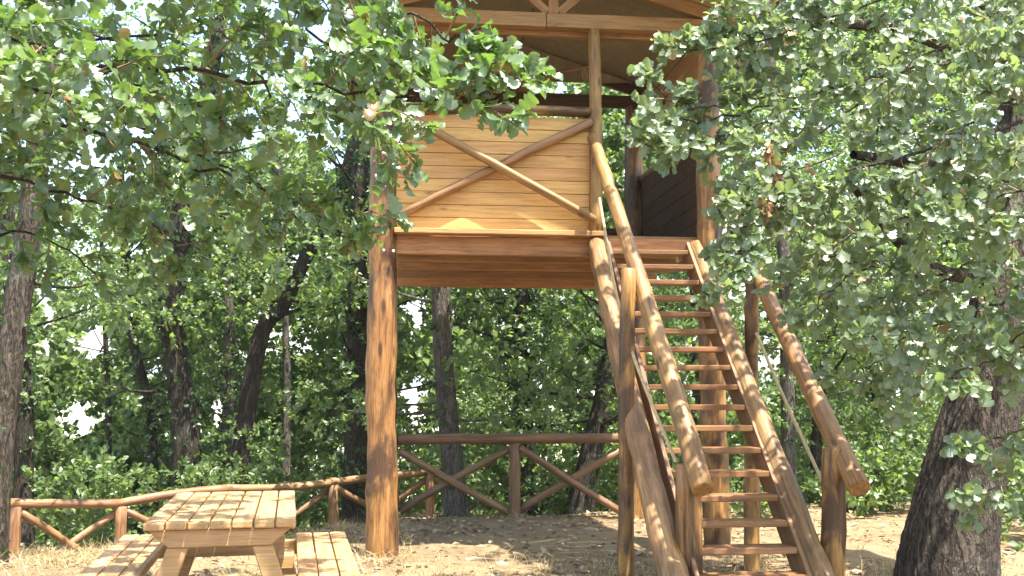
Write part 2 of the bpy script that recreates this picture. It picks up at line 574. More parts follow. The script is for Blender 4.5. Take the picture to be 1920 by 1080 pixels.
for yy, m_ in ((FY, 'beam'), (RY, 'dark_board')):
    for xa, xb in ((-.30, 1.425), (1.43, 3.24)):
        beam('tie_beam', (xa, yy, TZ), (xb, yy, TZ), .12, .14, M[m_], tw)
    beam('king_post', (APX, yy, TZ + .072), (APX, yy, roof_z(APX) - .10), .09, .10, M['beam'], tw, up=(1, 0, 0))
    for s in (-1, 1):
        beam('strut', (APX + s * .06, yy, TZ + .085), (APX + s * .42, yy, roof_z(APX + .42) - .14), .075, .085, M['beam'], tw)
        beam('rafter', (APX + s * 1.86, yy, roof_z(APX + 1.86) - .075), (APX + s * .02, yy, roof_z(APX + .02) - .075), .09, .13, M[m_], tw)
beam('tie_beam', (-.2, FY + .13, TZ - .045), (3.14, FY + .13, TZ - .045), .08, .13, M['beam'], tw)
for s, xx in ((-1, LX), (1, RX)):                        # wall plates along the eaves
    beam('wall_plate', (xx, FY + .08, TZ), (xx, RY - .08, TZ), .12, .14, M['beam'], tw)
for s in (-1, 1):                                        # ceiling boards under the roofing
    for k in range(3):
        y0, y1 = 8.95 + k * 1.29, 8.95 + k * 1.29 + 1.285
        bm = bmesh.new()
        xa, xb = APX + s * .01, APX + s * 2.05
        vv = [(xa, y0, roof_z(xa)), (xb, y0, roof_z(xb)), (xb, y1, roof_z(xb)), (xa, y1, roof_z(xa))]
        lo = [bm.verts.new(v) for v in vv]
        hi = [bm.verts.new((v[0], v[1], v[2] + .02)) for v in vv]
        bm.faces.new(lo[::-1])
        bm.faces.new(hi)
        for i in range(4):
            bm.faces.new((lo[i], lo[(i + 1) % 4], hi[(i + 1) % 4], hi[i]))
        bmesh.ops.recalc_face_normals(bm, faces=bm.faces)
        me = bpy.data.meshes.new('ceiling_board')
        bm.to_mesh(me)
        bm.free()
        link('ceiling_board', me, M['ply'], tw)
    xa, xb = APX, APX + s * 2.12
    prism('roof_sheet', [(xa, roof_z(xa) + .03), (xb, roof_z(xb) + .03), (xb, roof_z(xb) + .06), (xa, roof_z(xa) + .06)], 8.92, 12.9, M['roofing'], tw, 0)
GZ = 5.34
prism('gable_board', [(LX + .02, GZ), (2.5, GZ), (2.9, roof_z(2.9) - .03), (APX, roof_z(APX) - .01), (LX + .02, roof_z(LX) - .01)], RY - .09, RY - .07, M['ply'], tw, 0)
# arched side board under the right eave
arc = [(FY + .1, TZ - .075), (FY + .1, TZ - .62)]
for k in range(9):
    a = math.pi / 2 * k / 8
    arc.append((FY + .12 + .75 * math.sin(a) * .8, TZ - .62 + .38 * (1 - math.cos(a))))
for k in range(9):
    a = math.pi / 2 * (8 - k) / 8
    arc.append((RY - .14 - .85 * math.sin(a), TZ - .66 + .42 * (1 - math.cos(a))))
arc += [(RY - .14, TZ - .075)]
bm = bmesh.new()
va = [bm.verts.new((RX - .045, y, z)) for y, z in arc]
vb = [bm.verts.new((RX - .015, y, z)) for y, z in arc]
bm.faces.new(va)
bm.faces.new(vb[::-1])
for i in range(len(arc)):
    j = (i + 1) % len(arc)
    bm.faces.new((va[j], va[i], vb[i], vb[j]))
bmesh.ops.recalc_face_normals(bm, faces=bm.faces)
me = bpy.data.meshes.new('arched_board')
bm.to_mesh(me)
bm.free()
link('arched_board', me, M['side_board'], tw)

pole = log('wooden_pole', (1.28, 11.3, 5.02), (2.12, 10.9, 5.10), .022, .018, M['rail'], None, 10)
tag(pole, 'thin round wooden pole hung level under the hut roof', 'pole')
cordm = quads_mesh('cord', *tube_arrays([(2.02, 10.95, 5.1), (2.03, 10.95, 4.98), (2.06, 10.95, 4.94), (2.085, 10.95, 4.99), (2.05, 10.95, 5.09)], [.006] * 5, 6))
link('cord', cordm, M['rope'], pole).matrix_parent_inverse = Matrix()
ck = pole.children[0]
ck.location = (0, 0, 0)
ck.matrix_parent_inverse = (Matrix.Translation(pole.location) @ pole.rotation_quaternion.to_matrix().to_4x4()).inverted()

# ------------------------------------------------------------------ the staircase
st = empty('wooden_staircase', (2.35, 6.4, 0), 'steep open wooden staircase with log handrails rising to the lookout hut', 'staircase')
SLX, SRX = 1.90, 2.90
RISE, RUN = .1612, .168
# log stringers
log('stringer', (SLX - .03, 6.28, -.30), (SLX, FY - .06, DECK - .1), .105, .085, M['stringer'], st, 18, .05)
log('stringer', (SRX, 6.28, -.30), (SRX - .02, FY - .06, DECK - .1), .085, .065, M['stringer'], st, 18, .05)
for s, xx in ((1, SLX + .11), (-1, SRX - .11)):         # flat inner boards that carry the treads
    beam('string_board', (xx, 6.52, -.14), (xx, FY - .04, DECK - .155), .035, .22, M['string_board'], st)
for k in range(18):
    z = DECK - RISE * (k + 1) - .005
    y = FY - RUN * (k + .62)
    box('tread', ((SLX + SRX) / 2, y, z - .025), (SRX - SLX - .26, .20, .044), M['tread'], st, bevel=.007, warp=.004)
HL0, HL1 = at(1318, 918, 6.75), at(1112, 258, 9.6)
HR0, HR1 = at(1612, 916, 6.72), at(1362, 375, 9.55)
log('handrail', HL0, HL1, .077, .055, M['rail'], st, 18, .03)
log('handrail', HR0, HR1, .075, .058, M['rail'], st, 18, .03)
log('newel_post', at(1296, 1400, 7.0) * [1, 1, 0] + [0, 0, -.2], at(1291, 872, 7.0), .098, .088, M['post'], st, 16, .05)
log('newel_post', at(1568, 1400, 7.0) * [1, 1, 0] + [0, 0, -.2], at(1566, 842, 7.0), .090, .080, M['post'], st, 16, .05)
log('baluster_post', at(1174, 1100, 7.9) * [1, 1, 0] + [0, 0, -.2], at(1178, 505, 8.02), .066, .056, M['post'], st, 14, .06)
log('baluster_post', at(1409, 1100, 8.6) * [1, 1, 0] + [0, 0, -.2], at(1410, 470, 8.6), .066, .060, M['post'], st, 14, .06)
for pts in ([(1124, 372, 9.45), (1148, 512, 8.75), (1172, 622, 8.15)], [(1172, 622, 8.12), (1205, 715, 7.7), (1268, 868, 7.08)],
            [(1336, 372, 9.45), (1385, 480, 8.95), (1418, 615, 8.65)], [(1418, 625, 8.55), (1465, 735, 8.0), (1545, 910, 7.1)]):
    c = smooth_line([at(*p) for p in pts], 10)
    v, q = tube_arrays(c, [.0135] * 10, 7)
    link('rope', quads_mesh('rope', v, q, True), M['rope'], st).location = -Vector(st.location)

# ------------------------------------------------------------------ picnic table
TA = math.radians(5.6)
tdir, tside = Vector((-math.sin(TA), math.cos(TA), 0)), Vector((math.cos(TA), math.sin(TA), 0))
T0 = Vector((-1.005, 6.22, 0))                            # middle of the near end
tb = empty('picnic_table', T0 + tdir * .9, 'pale wooden picnic table with a plank bench fixed along each side', 'picnic table')
qT = Matrix((tdir, -tside, Vector((0, 0, 1)))).transposed().to_quaternion()


def tp(u, v, z):
    """u across (to the right), v along (away), z up."""
    return T0 + tside * u + tdir * v + Vector((0, 0, z))


TL = 1.86
for k in range(7):
    u = -.372 + k * .124
    box('table_plank', tp(u, TL / 2 + random.uniform(-.008, .008), .7275), (TL, .114, .045), M['table'], tb, qT, .010, .004)
for s in (-1, 1):
    for k in range(3):
        u = s * .625 + (k - 1) * .122
        box('seat_plank', tp(u, TL / 2 + random.uniform(-.01, .01) - (.15 if s > 0 else 0), .4275), (TL, .113, .045), M['table'], tb, qT, .010, .004)


def slab(name, outline, v0, th):
    """Outline (u, z) of a timber standing across the table, th thick."""
    bm = bmesh.new()
    a = [bm.verts.new(tp(u, v0, z)) for u, z in outline]
    b = [bm.verts.new(tp(u, v0 + th, z)) for u, z in outline]
    bm.faces.new(a)
    bm.faces.new(b[::-1])
    for i in range(len(a)):
        j = (i + 1) % len(a)
        bm.faces.new((a[j], a[i], b[i], b[j]))
    bmesh.ops.recalc_face_normals(bm, faces=bm.faces)
    bmesh.ops.bevel(bm, geom=bm.edges[:], offset=.006, segments=1, affect='EDGES')
    c = T0 + tdir * v0 + Vector((0, 0, .5))
    bmesh.ops.translate(bm, vec=-c, verts=bm.verts)
    bmesh.ops.rotate(bm, cent=(0, 0, 0), matrix=qT.inverted().to_matrix(), verts=bm.verts)
    bmesh.ops.rotate(bm, cent=(0, 0, 0), matrix=Matrix.Rotation(math.pi / 2, 3, 'Z'), verts=bm.verts)
    me = bpy.data.meshes.new(name)
    bm.to_mesh(me)
    bm.free()
    q = qT @ Matrix.Rotation(-math.pi / 2, 3, 'Z').to_quaternion()
    return link(name, me, M['table'], tb, c, q)


for v0, sg in ((.04, 1), (TL - .13, -1)):
    slab('top_bearer', [(-.41, .703), (.41, .703), (.29, .60), (-.29, .60)], v0, .085)
    for s in (-1, 1):
        slab('leg', [(s * .18, .598), (s * .30, .598), (s * .52, -.06), (s * .40, -.06)], v0 + (.01 if sg > 0 else -.0), .07)
    slab('seat_bearer', [(-.80, .403), (.80, .403), (.74, .30), (-.74, .30)], v0 + (.085 if sg > 0 else -.075), .07)
slab('foot_block', [(.32, .403), (.43, .403), (.43, .31), (.32, .31)], .95, .40)

# ------------------------------------------------------------------ log fences
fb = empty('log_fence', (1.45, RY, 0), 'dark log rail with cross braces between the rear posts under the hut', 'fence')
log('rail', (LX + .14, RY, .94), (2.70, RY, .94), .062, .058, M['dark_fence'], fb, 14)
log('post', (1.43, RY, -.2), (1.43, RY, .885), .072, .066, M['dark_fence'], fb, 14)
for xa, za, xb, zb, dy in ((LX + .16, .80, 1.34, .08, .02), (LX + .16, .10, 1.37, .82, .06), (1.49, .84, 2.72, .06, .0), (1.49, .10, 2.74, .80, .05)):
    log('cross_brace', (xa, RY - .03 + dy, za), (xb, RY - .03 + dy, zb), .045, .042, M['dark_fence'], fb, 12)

fl = empty('log_fence', at(228, 1000, 13.6) * [1, 1, 0], 'long low log fence with crossed braces running behind the picnic table', 'fence')
fposts = [(-190, 945, 12.2), (30, 944, 12.9), (228, 944, 13.6), (430, 916, 14.3), (625, 904, 15.0), (805, 886, 15.8), (985, 868, 16.6)]
tops = [at(*p) for p in fposts]
for k, p in enumerate(tops):
    g = float(ground_z(p[0], p[1]))
    log('post', (p[0], p[1], g - .3), (p[0], p[1], p[2] - .04), .078, .07, M['fence'], fl, 12)
    if k + 1 < len(tops):
        q = tops[k + 1]
        dv = (q - p) / np.linalg.norm(q - p)
        log('rail', p - dv * .05, q + dv * .03, .058, .056, M['fence'], fl, 12)
        bz = min(g, float(ground_z(q[0], q[1])))
        drop = .52
        log('cross_brace', p + dv * .06 - [0, 0, .1], (p + q) / 2 + dv * .22 - [0, .0, drop + .12], .046, .046, M['fence'], fl, 10)
        log('cross_brace', q - dv * .06 - [0, -.07, .1], (p + q) / 2 - dv * .22 - [0, -.07, drop + .12], .046, .046, M['fence'], fl, 10)

# ------------------------------------------------------------------ a far house in the valley
hx, hy, _ = at(222, 850, 120)
hz = float(at(222, 850, 120)[2])
hs = empty('stone_house', (hx, hy, hz - 5), 'small far house with a red tiled roof glimpsed between the left trees', 'house')
prism('wall', [(hx - 4, hz - 9), (hx + 4, hz - 9), (hx + 4, hz - .6), (hx - 4, hz - .6)], hy, hy + 7, M['plaster'], hs, 0)
for s in (-1, 1):
    prism('window', [(hx + s * 2 - .5, hz - 3), (hx + s * 2 + .5, hz - 3), (hx + s * 2 + .5, hz - 1.6), (hx + s * 2 - .5, hz - 1.6)], hy - .05, hy - .005, M['pane'], hs, 0)
bm = bmesh.new()
rv = [bm.verts.new(v) for v in ((hx - 4.5, hy - .5, hz - .55), (hx + 4.5, hy - .5, hz - .55), (hx + 4.5, hy + 7.5, hz - .55), (hx - 4.5, hy + 7.5, hz - .55), (hx - 4.5, hy + 3.5, hz + 1.4), (hx + 4.5, hy + 3.5, hz + 1.4))]
for f in ((0, 1, 5, 4), (2, 3, 4, 5), (0, 4, 3), (1, 2, 5), (3, 2, 1, 0)):
    bm.faces.new([rv[i] for i in f])
me = bpy.data.meshes.new('roof')
bm.to_mesh(me)
bm.free()
link('roof', me, M['tile'], hs).location = -Vector(hs.location)


# ------------------------------------------------------------------ foliage machinery
def leaf_template(kind):
    if kind == 'oak':
        t = np.array([-.14, 0, .10, .18, .25, .32, .39, .46, .52, .59, .66, .73, .79, .86, .94, 1.0])
        w = np.array([.008, .012, .07, .17, .18, .11, .22, .28, .26, .17, .29, .34, .24, .29, .22, .06])
    elif kind == 'oak_mid':
        t = np.array([-.1, .08, .22, .34, .50, .60, .76, .90, 1.0])
        w = np.array([.01, .07, .20, .13, .28, .19, .34, .25, .05])
    elif kind == 'small':
        t = np.array([0, .55, 1.0])
        w = np.array([.05, .34, .06])
    else:
        return np.array([[0, 0, 0], [-.36, .55, .14], [0, 1, -.12], [.36, .55, .14]], float), np.array([[0, 3, 2, 1]])
    n = len(t)
    V = np.zeros((n, 3, 3))
    V[:, 0, 0], V[:, 2, 0] = -w, w
    V[:, :, 1] = t[:, None]
    V[:, 0, 2] = V[:, 2, 2] = .32 * w
    if kind == 'oak':                                   # lobes point forward, rims wave
        V[:, 0, 1] += .10 * w
        V[:, 2, 1] += .10 * w
        V[:, 0, 2] += .035 * np.sin(t * 17)
        V[:, 2, 2] += .035 * np.sin(t * 15 + 2)
    V[:, :, 2] -= .16 * (np.clip(t, 0, 1) ** 2)[:, None]
    i = np.arange(n - 1)[:, None] * 3 + np.arange(2)[None]
    Q = np.stack([i, i + 1, i + 4, i + 3], -1).reshape(-1, 4)
    return V.reshape(-1, 3), Q


TPL = {k: leaf_template(k) for k in ('oak', 'oak_mid', 'small', 'far')}


def unit(v):
    return v / (np.linalg.norm(v, axis=-1, keepdims=True) + 1e-9)


def leaf_frames(D, N):
    D = unit(D)
    Sd = unit(np.cross(D, N))
    return Sd, D, np.cross(Sd, D)


def leaves_mesh(name, P, D, N, S, kind):
    V0, Q0 = TPL[kind]
    Sd, D, N = leaf_frames(D, N)
    curl = rng.uniform(.2, 1.9, len(P))
    V = P[:, None] + S[:, None, None] * (V0[None, :, 0:1] * Sd[:, None] + V0[None, :, 1:2] * D[:, None] + (V0[None, :, 2:3] * curl[:, None, None]) * N[:, None])
    Q = Q0[None] + (np.arange(len(P)) * len(V0))[:, None, None]
    return quads_mesh(name, V.reshape(-1, 3), Q.reshape(-1, 4))


def spray(tips, dirs, n, size, spread=1.0, up=.75, length=1.3, face=None):
    """n leaves round each shoot tip; returns P, D, N, S."""
    m = len(tips)
    a = rng.uniform(0, 6.28, (m, 1)) + np.arange(n)[None] * 2.399 + rng.normal(0, .3, (m, n))
    back = rng.uniform(0, length, (m, n)) * size
    back[:, 0] = 0
    dirs = unit(dirs)
    ref = np.where(np.abs(dirs[:, 2:3]) > .8, np.array([[1., 0, 0]]), np.array([[0, 0, 1.]]))
    A = unit(np.cross(dirs, ref))
    B = np.cross(dirs, A)
    tilt = rng.uniform(.45, 1.25, (m, n)) * spread
    D = dirs[:, None] * np.cos(tilt)[..., None] + (A[:, None] * np.cos(a)[..., None] + B[:, None] * np.sin(a)[..., None]) * np.sin(tilt)[..., None]
    D[..., 2] -= .12
    P = tips[:, None] - dirs[:, None] * back[..., None] + D * (.06 * size)
    N = np.array([0, 0, 1.]) * up + rng.normal(0, .55, (m, n, 3))
    if face is not None:                                # leaves turn to the open side of the crown
        N = N + np.asarray(face)
    S = size * rng.uniform(.6, 1.25, (m, n))
    f = lambda z: z.reshape(-1, z.shape[-1])
    return f(P), f(D), f(N), S.ravel()


class Foliage:
    def __init__(s):
        s.P, s.D, s.N, s.S, s.tw = [], [], [], [], []

    def add(s, q):
        for l, v in zip((s.P, s.D, s.N, s.S), q):
            l.append(v)

    def arrays(s):
        return [np.concatenate(l) for l in (s.P, s.D, s.N, s.S)]


def bough(fo, ctrl, r, step=.13, tl=.42, n=7, size=.085, tube=True, reach=.0, droop=.25, sub=3, keep=None, face=None):
    """A leafy bough along control points: its tube, twigs and sprays are added to fo; returns tube arrays."""
    c = smooth_line(ctrl, max(10, len(ctrl) * 5))
    c[1:] += rng.normal(0, .012, c[1:].shape)
    L = np.r_[0, np.cumsum(np.linalg.norm(np.diff(c, axis=0), axis=1))]
    rad = np.interp(L, [0, L[-1]], [r, .004])
    tips, dirs = [c[-1]], [c[-1] - c[-2]]
    for s_ in np.arange(L[-1] * reach, L[-1], step):
        p = np.array([np.interp(s_, L, c[:, k]) for k in range(3)])
        tan = np.array([np.interp(min(s_ + .1, L[-1]), L, c[:, k]) for k in range(3)]) - p
        tan = unit(tan + 1e-6)
        side = rng.normal(0, 1, 3)
        side -= tan * side.dot(tan)
        d = unit(unit(side) * .9 + tan * rng.uniform(.3, .9))
        l = tl * rng.uniform(.45, 1.25) * (1 - .35 * s_ / L[-1])
        e = p + d * l + np.array([0, 0, -droop * l * rng.uniform(0, 1.2)])
        mid = p + d * l * .5
        tw = np.array([p, mid, e])
        fo.tw.append(tube_arrays(tw, [.0045, .003, .0015], 3))
        for k in range(sub):
            f = (k + 1) / sub
            q = (1 - f) ** 2 * p + 2 * f * (1 - f) * mid + f * f * e
            dd = unit(e - p) + rng.normal(0, .55, 3) * (1 if k + 1 < sub else .25)
            off = unit(dd) * size * (.9 if k + 1 < sub else .1)
            tips.append(q + off)
            dirs.append(dd)
            if k + 1 < sub:
                fo.tw.append(tube_arrays(np.array([q, q + off * .5, q + off]), [.0025, .002, .0012], 3))
    tips, dirs = np.array(tips), np.array(dirs)
    if keep is not None:
        m = keep(tips)
        tips, dirs = tips[m], dirs[m]
    fo.add(spray(tips, dirs, n, size, face=face))
    return tube_arrays(c, rad, 7, .05, int(rng.integers(1e6)))


def project(P):
    v = P - np.array([0, 0, EYE])
    z = np.maximum(v @ _f, 1e-3)
    return 960 + F_PX * (v @ _r) / z, 540 - F_PX * (v @ _u) / z, z


GAPS = [(150, 785, 75, 75), (250, 225, 60, 45), (575, 225, 85, 50), (165, 300, 50, 38), (262, 290, 38, 40), (88, 560, 32, 85), (470, 250, 40, 60), (350, 55, 45, 40), (640, 300, 40, 50),
        (250, 470, 35, 30), (180, 640, 40, 40), (495, 620, 30, 45), (560, 480, 30, 40), (780, 590, 32, 45), (775, 745, 26, 80), (410, 760, 22, 50), (280, 690, 40, 35), (90, 640, 24, 60)]


def open_gaps(tips):
    """Where the wood opens and the sky shows through, no shoots grow."""
    px, py, z = project(tips)
    ok = np.ones(len(tips), bool)
    for x, y, a, b in GAPS:
        e = ((px - x) / (a * (1.05 if y < 400 else .74))) ** 2 + ((py - y) / (b * (1.05 if y < 400 else .74))) ** 2
        e = e + .55 * np.sin(px / 9. + py / 23. + x) * np.sin(py / 11. - px / 31. + y) + .3 * np.sin(px / 4.7 + y) * np.sin(py / 5.3 + x)
        ok &= e > rng.uniform(.35, 1.5, len(tips))
    return ok


def clump_tips(c, r, n):
    """Shoot tips in an ellipsoid, more of them near its shell."""
    d = unit(rng.normal(0, 1, (n, 3)))
    rr = rng.uniform(.25, 1, (n, 1)) ** .5
    return np.asarray(c) + d * rr * np.asarray(r), d + np.array([0, 0, .15])


def single_leaves(fo_arrays, n_max, parent, mats, sizes_ok=1e9):
    """The n_max leaves that show largest in the photograph become parts of their own; returns the mask of the others."""
    P, D, N, S = fo_arrays
    px, py, z = project(P + unit(D) * S[:, None] * .5)
    inside = (px > 0) & (px < 1920) & (py > 0) & (py < 1080) & (z > .5)
    Sd, Dn, Nn = leaf_frames(D, N)
    view = unit(P - np.array([0, 0, EYE]))
    area = (S / z) ** 2 * np.abs((Nn * view).sum(1)) * inside
    pick = np.argsort(-area)[:n_max]
    V0, Q0 = TPL['oak']
    ms = []
    for c in (.3, 1.0, 1.8):
        V = V0.copy()
        V[:, 2] *= c
        me = quads_mesh('leaf', V, Q0)
        me.materials.append(mats)
        ms.append(me)
    for i in pick:
        q = Matrix((Sd[i], Dn[i], Nn[i])).transposed().to_quaternion()
        link('leaf', ms[i % 3], None, parent, P[i], q, (S[i],) * 3)
    keep = np.ones(len(P), bool)
    keep[pick] = False
    return keep


def trunk_line(pts, base=True):
    P = [at(*p) for p in pts]
    if base:
        b = P[0].copy()
        P[0] = np.array([b[0], b[1], float(ground_z(b[0], b[1])) - .15])
    return P


def trunk(name, ctrl, r0, r1, mat, parent, n=12, wob=.06, flare=1.5, m=26, relief=0):
    c = smooth_line(ctrl, m)
    t = np.linspace(0, 1, m)
    R = (r0 + (r1 - r0) * t) * (1 + (flare - 1) * np.exp(-t * 14))
    v, q = tube_arrays(c, R, n, wob, int(rng.integers(1e6)))
    if relief:                                          # furrowed bark: long plates that fork and step, roots swelling at the foot
        V = v.reshape(m, n, 3)
        a = np.linspace(0, 2 * math.pi, n, endpoint=False)[None]
        z = np.linspace(0, np.linalg.norm(np.diff(c, axis=0), axis=1).sum(), m)[:, None]
        w1 = 1.3 * np.sin(2.1 * z + 2 * a) + .8 * np.sin(5.3 * z - 3 * a + 1) + .5 * np.sin(11 * z + 5 * a + 2)
        f1 = np.abs(np.sin(13 * a + w1)) ** .55
        f2 = np.abs(np.sin(7 * z * (1 + .2 * np.sin(3 * a)) + 9 * np.sin(4 * a + 1.3 * z) + w1)) ** .35
        d = relief * (f1 * .75 + f2 * .4 - .7) + rng.normal(0, relief * .16, (m, n))
        d = d + .05 * np.sin(3 * a + .5) * np.exp(-z * 1.6) + .03 * np.sin(2 * a + z * 1.1) + .018 * np.sin(5 * a - z * 2)
        v = (V + (V - c[:, None]) / R[:, None, None] * d[..., None]).reshape(-1, 3)
    o = link(name, quads_mesh(name, v - np.array(parent.location), q, True), mat, parent)
    o.location = (0, 0, 0)
    return c


def local(o):
    o.location = (0, 0, 0)
    return o


def crown_from(fo, parent, kind, mat, name='crown', keep=None, stuff=True):
    P, D, N, S = fo.arrays()
    if keep is not None:
        P, D, N, S = P[keep], D[keep], N[keep], S[keep]
    if kind == 'oak':                                   # full outline where it shows large, a plainer one overhead
        px, py, z = project(P)
        a = (px > -60) & (px < 1980) & (py > -60) & (py < 1140) & (z < 4.9)
        o = local(link(name, leaves_mesh(name, P[a] - np.array(parent.location), D[a], N[a], S[a], 'oak'), mat, parent))
        a = ~a
        if a.sum() > 5:
            o2 = local(link(name, leaves_mesh(name, P[a] - np.array(parent.location), D[a], N[a], S[a], 'oak_mid'), mat, parent))
            o2['kind'] = 'stuff'
    else:
        o = local(link(name, leaves_mesh(name, P - np.array(parent.location), D, N, S, kind), mat, parent))
    if stuff:
        o['kind'] = 'stuff'
    if fo.tw:
        v, q = join_arrays(fo.tw)
        t = local(link('twigs', quads_mesh('twigs', v - np.array(parent.location), q), M['twig'], parent))
        t['kind'] = 'stuff'
    return o


# ------------------------------------------------------------------ foreground oak on the left: boughs hang into the picture
oa = empty('oak_tree', (-4.3, 4.6, 0), 'oak whose dark leafy boughs hang into the upper left foreground', 'tree')
trunk('trunk', [(-4.3, 4.6, -.2), (-4.25, 4.6, 2.0), (-4.0, 4.7, 4.0), (-3.4, 4.8, 5.5), (-2.5, 4.9, 7.0)], .27, .10, M['grey_bark'], oa, 18, .06)
fo = Foliage()
tubes = []
A = [
    ([(-420, -60, 4.4), (-150, 60, 4.2), (120, 110, 4.0), (420, 140, 3.7), (680, 175, 3.5), (880, 190, 3.35), (975, 165, 3.3)], .024, .11, .36, .082),
    ([(-300, -420, 4.0), (100, -230, 3.8), (430, -90, 3.7), (700, -10, 3.6), (845, 75, 3.5), (890, 60, 3.45)], .022, .12, .34, .080),
    ([(-400, 260, 4.9), (-60, 215, 4.8), (200, 250, 4.6), (420, 330, 4.4), (600, 395, 4.25), (690, 425, 4.2)], .022, .13, .36, .080),
    ([(-200, 60, 5.4), (120, 180, 5.3), (310, 260, 5.2), (480, 345, 5.0), (560, 420, 4.9)], .02, .16, .40, .082),
    ([(-300, 330, 5.0), (-20, 330, 4.9), (180, 380, 4.8), (300, 430, 4.7), (365, 500, 4.6)], .018, .14, .36, .08),
    ([(80, -400, 4.6), (380, -120, 4.4), (560, 30, 4.3), (660, 140, 4.2), (720, 250, 4.1)], .02, .13, .36, .08),
    ([(420, -260, 4.2), (600, -90, 4.0), (715, 0, 3.9), (780, 50, 3.85)], .016, .12, .32, .08),
    ([(-250, 10, 3.6), (-20, 60, 3.5), (160, 130, 3.4), (300, 180, 3.35)], .016, .12, .32, .082),
    ([(-250, 120, 6.2), (60, 90, 6.1), (350, 60, 6.0), (600, 90, 5.9)], .02, .16, .5, .085),
    ([(-200, 200, 6.6), (50, 260, 6.5), (220, 330, 6.4), (420, 410, 6.3)], .02, .17, .5, .085),
    ([(0, -300, 5.6), (250, -80, 5.5), (420, 60, 5.4), (520, 190, 5.3)], .02, .15, .42, .085),
    ([(300, -350, 5.0), (520, -120, 4.8), (650, 40, 4.6), (760, 130, 4.5)], .018, .14, .36, .08),
    ([(-250, 480, 5.6), (-40, 440, 5.5), (90, 450, 5.4), (190, 520, 5.3)], .016, .16, .36, .08),
]
for ctrl, r, step, tl, size in A:
    tubes.append(bough(fo, [at(*p) for p in ctrl], r * .62, step * .66, tl, 7, size * .92, face=(.1, -.2, 0)))
# the crown above the picture: it shades the table and the clearing
start = np.array([-3.6, 4.8, 4.9])
for k, (ex, ey, ez) in enumerate([(-.2, 4.2, 5.0), (.6, 5.0, 5.4), (-1.2, 5.6, 5.2), (-.4, 6.2, 5.9), (.3, 3.2, 4.9), (-1.6, 3.2, 5.2), (-2.0, 6.8, 6.2), (.9, 6.2, 6.0), (-1.0, 2.2, 5.0), (1.2, 3.9, 5.3), (-2.6, 5.8, 5.6), (-2.6, 7.6, 6.6), (.2, 7.2, 6.6)]):
    e = np.array([ex, ey, ez])
    tubes.append(bough(fo, [start, (start + e) / 2 + [0, 0, .35], e], .035, .085, .65, 7, .105, droop=.3, reach=.25))
def branches(tubes, mat, parent):
    for v, q in tubes:
        local(link('branch', quads_mesh('branch', v - np.array(parent.location), q, True), mat, parent))


branches(tubes, M['dark_bark'], oa)
keep = single_leaves(fo.arrays(), 290, oa, M['oak_leaf'])
crown_from(fo, oa, 'oak', M['oak_leaf'], keep=keep)

# ------------------------------------------------------------------ big leaning oak on the right
ob = empty('oak_tree', (3.95, 7.2, 0), 'big dark oak leaning right beside the stairs, its boughs of glossy leaves hanging down', 'tree')
tl_ = [at(1775, 1180, 7.2) * [1, 1, 0] + [0, 0, -.2], at(1778, 1060, 7.2), at(1812, 880, 7.25), at(1862, 700, 7.3), at(1895, 520, 7.4), at(1925, 330, 7.5), at(1950, 120, 7.6), at(1985, -150, 7.7)]
trunk('trunk', tl_, .335, .19, M['bark'], ob, 132, 0, 1.35, 190, relief=.017)
tubes = []
for ctrl, r0, r1 in (([at(1880, 560, 7.4), at(1820, 520, 7.2), at(1775, 512, 7.1), at(1700, 470, 6.9), at(1600, 350, 6.7)], .075, .03),
                     ([at(1930, 300, 7.5), at(1850, 330, 7.1), at(1740, 310, 6.7), at(1600, 290, 6.3)], .09, .03),
                     ([at(1955, 80, 7.6), at(1860, 110, 7.0), at(1700, 60, 6.3), at(1560, 40, 6.0)], .08, .03)):
    c = smooth_line(ctrl, 16)
    tubes.append(tube_arrays(c, np.linspace(r0, r1, 16), 9, .06, 5))
fo = Foliage()
